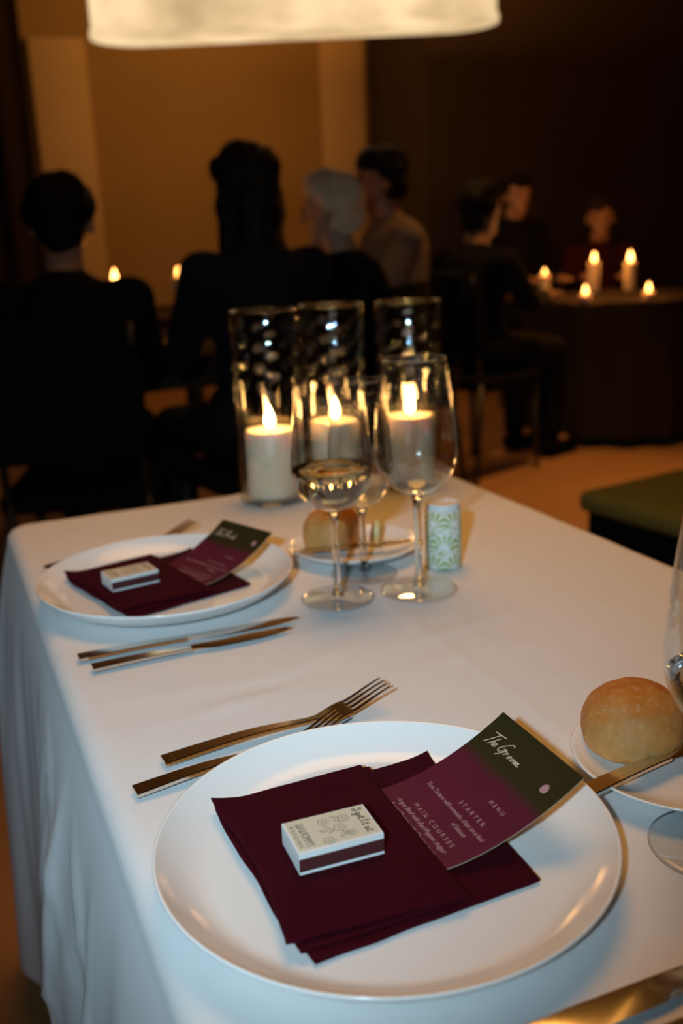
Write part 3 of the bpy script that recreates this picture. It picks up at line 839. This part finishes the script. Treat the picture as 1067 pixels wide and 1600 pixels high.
def round_table(x, y, r, label, cl, low=.06):
    t = thing('round_table', label, 'table', (x, y, 0), 0, 'round tables behind')
    lathe('tabletop', [(0, .70), (r - .03, .70), (r - .03, .735), (0, .735)], MT['wood'], t, 48)
    lathe('pedestal', [(0, 0), (.28, 0), (.28, .02), (.06, .05), (.045, .68), (.12, .70), (0, .70)], MT['dark_metal'], t, 24)
    V, F = [], []; k = 120; rows = []
    for i in range(8): rows.append((r * i / 7 * .985, .742, 0))
    rows += [(r, .737, 0), (r + .006, .72, .1), (r + .010, .735 - (.735 - low) * .3, .4), (r + .016, .735 - (.735 - low) * .6, .7), (r + .022, .735 - (.735 - low) * .85, .9), (r + .025, low, 1)]
    for rr_, z, wv in rows:
        for i in range(k):
            a = 2 * PI * i / k; q = rr_ + wv * .022 * math.sin(a * 14 + .7 * math.sin(a * 3)); V.append((q * math.cos(a), q * math.sin(a), z))
    for j in range(len(rows) - 1):
        for i in range(k):
            F.append((j * k + i, j * k + (i + 1) % k, (j + 1) * k + (i + 1) % k, (j + 1) * k + i))
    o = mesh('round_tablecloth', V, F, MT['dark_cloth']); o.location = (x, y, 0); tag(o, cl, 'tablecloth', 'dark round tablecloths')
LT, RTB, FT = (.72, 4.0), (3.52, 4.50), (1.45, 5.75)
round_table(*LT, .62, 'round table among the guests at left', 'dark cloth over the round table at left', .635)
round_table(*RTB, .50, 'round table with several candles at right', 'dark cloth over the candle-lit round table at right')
round_table(*FT, .6, 'round table farthest back by the lit wall', 'dark cloth over the round table by the lit wall', .635)
def far_candle(x, y, r, h, label, fh=.04):
    candle((x, y, .7435), label, r, h, fh, 'candles on the tables behind', MT['far_flame'], 24)
    lamp('candle_light', 'POINT', (x, y, .7435 + h + .045 + fh), (x, y, 0), 2.2, (1.0, 0.36, 0.07), shadow_soft_size=.012)
far_candle(.69, 3.80, .035, .235, 'lit candle on the round table at left', .060)
far_candle(1.32, 5.40, .030, .20, 'small lit candle on the farthest round table', .05)
far_candle(3.60, 4.84, .032, .165, 'lit candle, left of the tall pair on the right table', .055)
far_candle(3.79, 4.76, .032, .155, 'lit candle, right of the tall pair on the right table', .065)
far_candle(3.12, 4.26, .028, .035, 'low lit candle at left front of the right table', .045)
far_candle(3.40, 4.12, .028, .035, 'low lit candle at right front of the right table', .045)
far_candle(3.20, 4.74, .028, .12, 'lit candle at the back of the right table', .03)
# low bench
t = thing('bench', 'low dark bench with olive green seat on the floor at right', 'bench', (1.52, 2.07, 0), math.radians(9))
box('seat', (0, -.40, .40), (.95, .02, .455), MT['olive'], t, .02, 3)
box('frame', (.02, -.38, .30), (.93, 0, .40), MT['dark_chair'], t, .008)
for x in (.06, .89):
    for y in (-.35, -.03): tube('leg', [(x, y, .31), (x, y, 0)], [.022, .016], MT['dark_metal'], t)

# ------------------------------------------------------------------ guests
SKIN = {'fair': plain('fair_skin', (.50, .27, .17), .5), 'warm': plain('warm_skin', (.42, .20, .11), .5)}
def hair_mat(n_, c):
    m = plain(n_, c, .6); m.node_tree.nodes['Principled BSDF'].inputs['Specular IOR Level'].default_value = .12; return m
HAIR = {'dark': hair_mat('dark_hair', (.007, .005, .004)), 'blond': hair_mat('blond_hair', (.85, .66, .42)), 'brown': hair_mat('brown_hair', (.03, .017, .008))}
WEAR = {'black': fabric('black_clothing', (.008, .007, .007), 500), 'taupe': fabric('taupe_jacket', (.22, .15, .10), 500), 'wine': fabric('dark_red_clothing', (.05, .010, .008), 500), 'navy': fabric('dark_clothing', (.010, .011, .016), 500)}
MT['eye'] = plain('dark_eye', (.01, .008, .006), .2); MT['lip'] = plain('lips', (.28, .08, .06), .5)
def capsules(name, caps, mat, parent, voxel):
    """one continuous skin grown over tapered limbs"""
    parts = []
    for a, b, r0, r1 in caps:
        a, b = Vector(a), Vector(b); d = b - a; L = d.length
        pts, rad = [], []
        ax = d.normalized() if L > 1e-6 else Vector((0, 0, 1))
        for i in range(5): q = PI / 2 * (1 - i / 4.0); pts.append(a - ax * r0 * math.sin(q)); rad.append(max(1e-4, r0 * math.cos(q)))
        for i in range(1, 4): f = i / 4; pts.append(a + d * f); rad.append(r0 + (r1 - r0) * f)
        for i in range(5): q = PI / 2 * i / 4.0; pts.append(b + ax * r1 * math.sin(q)); rad.append(max(1e-4, r1 * math.cos(q)))
        parts.append(tube_vf(pts, rad, 14))
    V, F = join(parts)
    me = bpy.data.meshes.new(name); me.from_pydata([tuple(v) for v in V], [], F)
    bm = bmesh.new(); bm.from_mesh(me); bmesh.ops.recalc_face_normals(bm, faces=bm.faces); bm.to_mesh(me); bm.free()
    o = bpy.data.objects.new(name, me); COL.objects.link(o)
    m = o.modifiers.new('skin', 'REMESH'); m.mode = 'VOXEL'; m.voxel_size = voxel
    s = o.modifiers.new('soft', 'SMOOTH'); s.factor = .5; s.iterations = 3
    dg = bpy.context.evaluated_depsgraph_get(); me2 = bpy.data.meshes.new_from_object(o.evaluated_get(dg))
    bpy.data.objects.remove(o); bpy.data.meshes.remove(me)
    me2.name = name; me2.materials.clear(); me2.materials.append(mat)
    me2.polygons.foreach_set('use_smooth', [True] * len(me2.polygons))
    return link(name, me2, parent)
def guest(x, y, rz, label, skin, hair, wear, long_hair=False, lean=0.0, dz=0.0, turn=0.0):
    """seated, facing local +y"""
    t = thing('person', label, 'person', (x, y, 0), rz, 'seated guests in the dark room')
    Lk = lambda p, up_: (p[0], p[1] + lean * (p[2] - .5), p[2] + dz * up_)
    hc = Vector(Lk((0, .03, 1.25), 1)); nk = Vector(Lk((0, -.01, 1.10), 1))
    hips = (0, 0, .60)
    ch1, ch2 = Lk((0, -.02, .78), .6), Lk((0, -.02, .98), 1)
    body, cl = [], []
    R = Matrix.Rotation(turn, 3, 'Z')
    H_ = lambda a, b, c: tuple(hc + R @ Vector((a, b, c)))
    body += [(H_(0, -.012, .035), H_(0, .02, .03), .084, .078), (H_(0, .02, -.03), H_(0, .045, -.075), .066, .042), (tuple(nk), H_(0, 0, -.05), .058, .052),
             (H_(0, .088, .010), H_(0, .108, -.022), .010, .014), (H_(-.078, 0, .01), H_(-.083, -.008, -.025), .014, .011), (H_(.078, 0, .01), H_(.083, -.008, -.025), .014, .011)]
    body += [(hips, ch1, .125, .115), (ch1, ch2, .12, .13), (ch2, tuple(nk), .11, .06)]
    cl += [(hips, ch1, .150, .138), (ch1, ch2, .140, .150), (ch2, tuple(nk - Vector((0, 0, .02))), .12, .066)]
    for s in (-1, 1):
        shd = Lk((s * .175, -.02, 1.03), 1); elb = (s * .200, .13 + lean * .25, .79); wri = (s * .12, .36 + lean * .3, .795)
        kne = (s * .11, .44, .53); ank = (s * .11, .42, .09); toe = (s * .12, .58, .05)
        body += [(ch2, shd, .075, .056), (shd, elb, .052, .040), (elb, wri, .040, .027), ((s * .09, 0, .575), kne, .082, .058), (kne, ank, .055, .038), (ank, toe, .04, .03)]
        cl += [(ch2, shd, .085, .072), (shd, elb, .066, .053), (elb, tuple(Vector(elb).lerp(Vector(wri), .88)), .053, .040), ((s * .09, 0, .58), kne, .098, .072), (kne, (s * .11, .42, .12), .070, .055)]
        pm = Vector(wri) + Vector((-s * .012, .055, .0)); body.append((wri, tuple(pm), .026, .030))
        for k in range(4):
            b0 = pm + Vector(((k - 1.5) * .019, .012, .004)); ln = (.062, .074, .070, .054)[k]
            b1 = b0 + Vector((0, ln * .55, .008)); b2 = b1 + Vector((0, ln * .5, -.012))
            body += [(tuple(b0), tuple(b1), .0095, .0088), (tuple(b1), tuple(b2), .0088, .0075)]
        th0 = Vector(wri) + Vector((-s * .025, .025, 0)); body += [(tuple(th0), tuple(th0 + Vector((-s * .028, .038, .002))), .0125, .009)]
    capsules('body', body, SKIN[skin], t, .0085)
    capsules('clothing', cl, WEAR[wear], t, .014)
    shoe = []
    for s in (-1, 1): shoe += [((s * .11, .40, .055), (s * .12, .60, .045), .052, .042)]
    hp = [(H_(0, -.03, .05), H_(0, .022, .066), .093, .078), (H_(0, -.045, -.01), H_(0, -.04, .04), .075, .085), (H_(-.055, -.02, .03), H_(-.05, .02, .07), .045, .04), (H_(.055, -.02, .03), H_(.05, .02, .07), .045, .04)]
    if long_hair: hp += [(H_(0, -.06, 0), H_(0, -.075, -.20), .078, .055), (H_(-.07, -.03, 0), H_(-.075, -.03, -.17), .038, .028), (H_(.07, -.03, 0), H_(.075, -.03, -.17), .038, .028)]
    hr = capsules('hair', hp, HAIR[hair], t, .009)
    for v in hr.data.vertices:
        c = v.co; k_ = .016 * noise.noise(c * 14 + Vector((x * 9, y * 7, 0))) + .008 * noise.noise(Vector((c.x * 60, c.y * 60, c.z * 18)))
        v.co = c + v.normal * k_
    for s in (-1, 1): capsules('shoe', [shoe[(s + 1) // 2]], MT['dark_chair'], t, .014)
    for s in (-1, 1):
        bm = bmesh.new(); bmesh.ops.create_uvsphere(bm, u_segments=10, v_segments=8, radius=.0105)
        me = bpy.data.meshes.new('eye'); bm.to_mesh(me); bm.free(); me.materials.append(MT['eye'])
        e_ = link('eye', me, t); e_.location = H_(s * .032, .088, .012)
    tube('mouth', [H_(-.022, .080, -.058), H_(0, .090, -.056), H_(.022, .080, -.058)], [.003, .006, .003], MT['lip'], t, 8)
    return t
def seat(px, py, target, label, *a, chair_label=None, **k):
    d = Vector((target[0] - px, target[1] - py)); rz = math.atan2(d.y, d.x) - PI / 2
    guest(px, py, rz, label, *a, **k)
    chair(px, py, rz, chair_label)
seat(.40, 2.95, LT, 'dark-haired guest in black seen from behind at far left', 'warm', 'dark', 'black', dz=-.06, chair_label='black chair under the guest at far left')
seat(.92, 2.84, LT, 'long dark-haired guest in dark clothes seen from behind, left of centre', 'warm', 'dark', 'navy', True, chair_label='black chair under the long-haired guest')
seat(1.40, 3.33, LT, 'fair-haired guest between two dark heads near the centre', 'fair', 'blond', 'black', dz=-.05, chair_label='black chair under the fair-haired guest')
seat(1.84, 3.86, LT, 'dark-haired guest in a taupe jacket near the centre', 'warm', 'dark', 'taupe', dz=.07, chair_label='black chair under the guest in taupe')
seat(2.40, 4.10, RTB, 'guest in black with back to the camera left of the right table', 'warm', 'dark', 'black', dz=-.06, chair_label='black chair under the guest left of the right table')
seat(3.60, 5.68, RTB, 'dark-haired guest behind the right table, candlelit face', 'fair', 'dark', 'black', dz=.06, chair_label='black chair under the candlelit guest behind the right table')
seat(4.16, 5.54, RTB, 'brown-haired guest behind the candles at far right', 'fair', 'brown', 'wine', dz=-.10, chair_label='black chair under the guest behind the candles at far right')
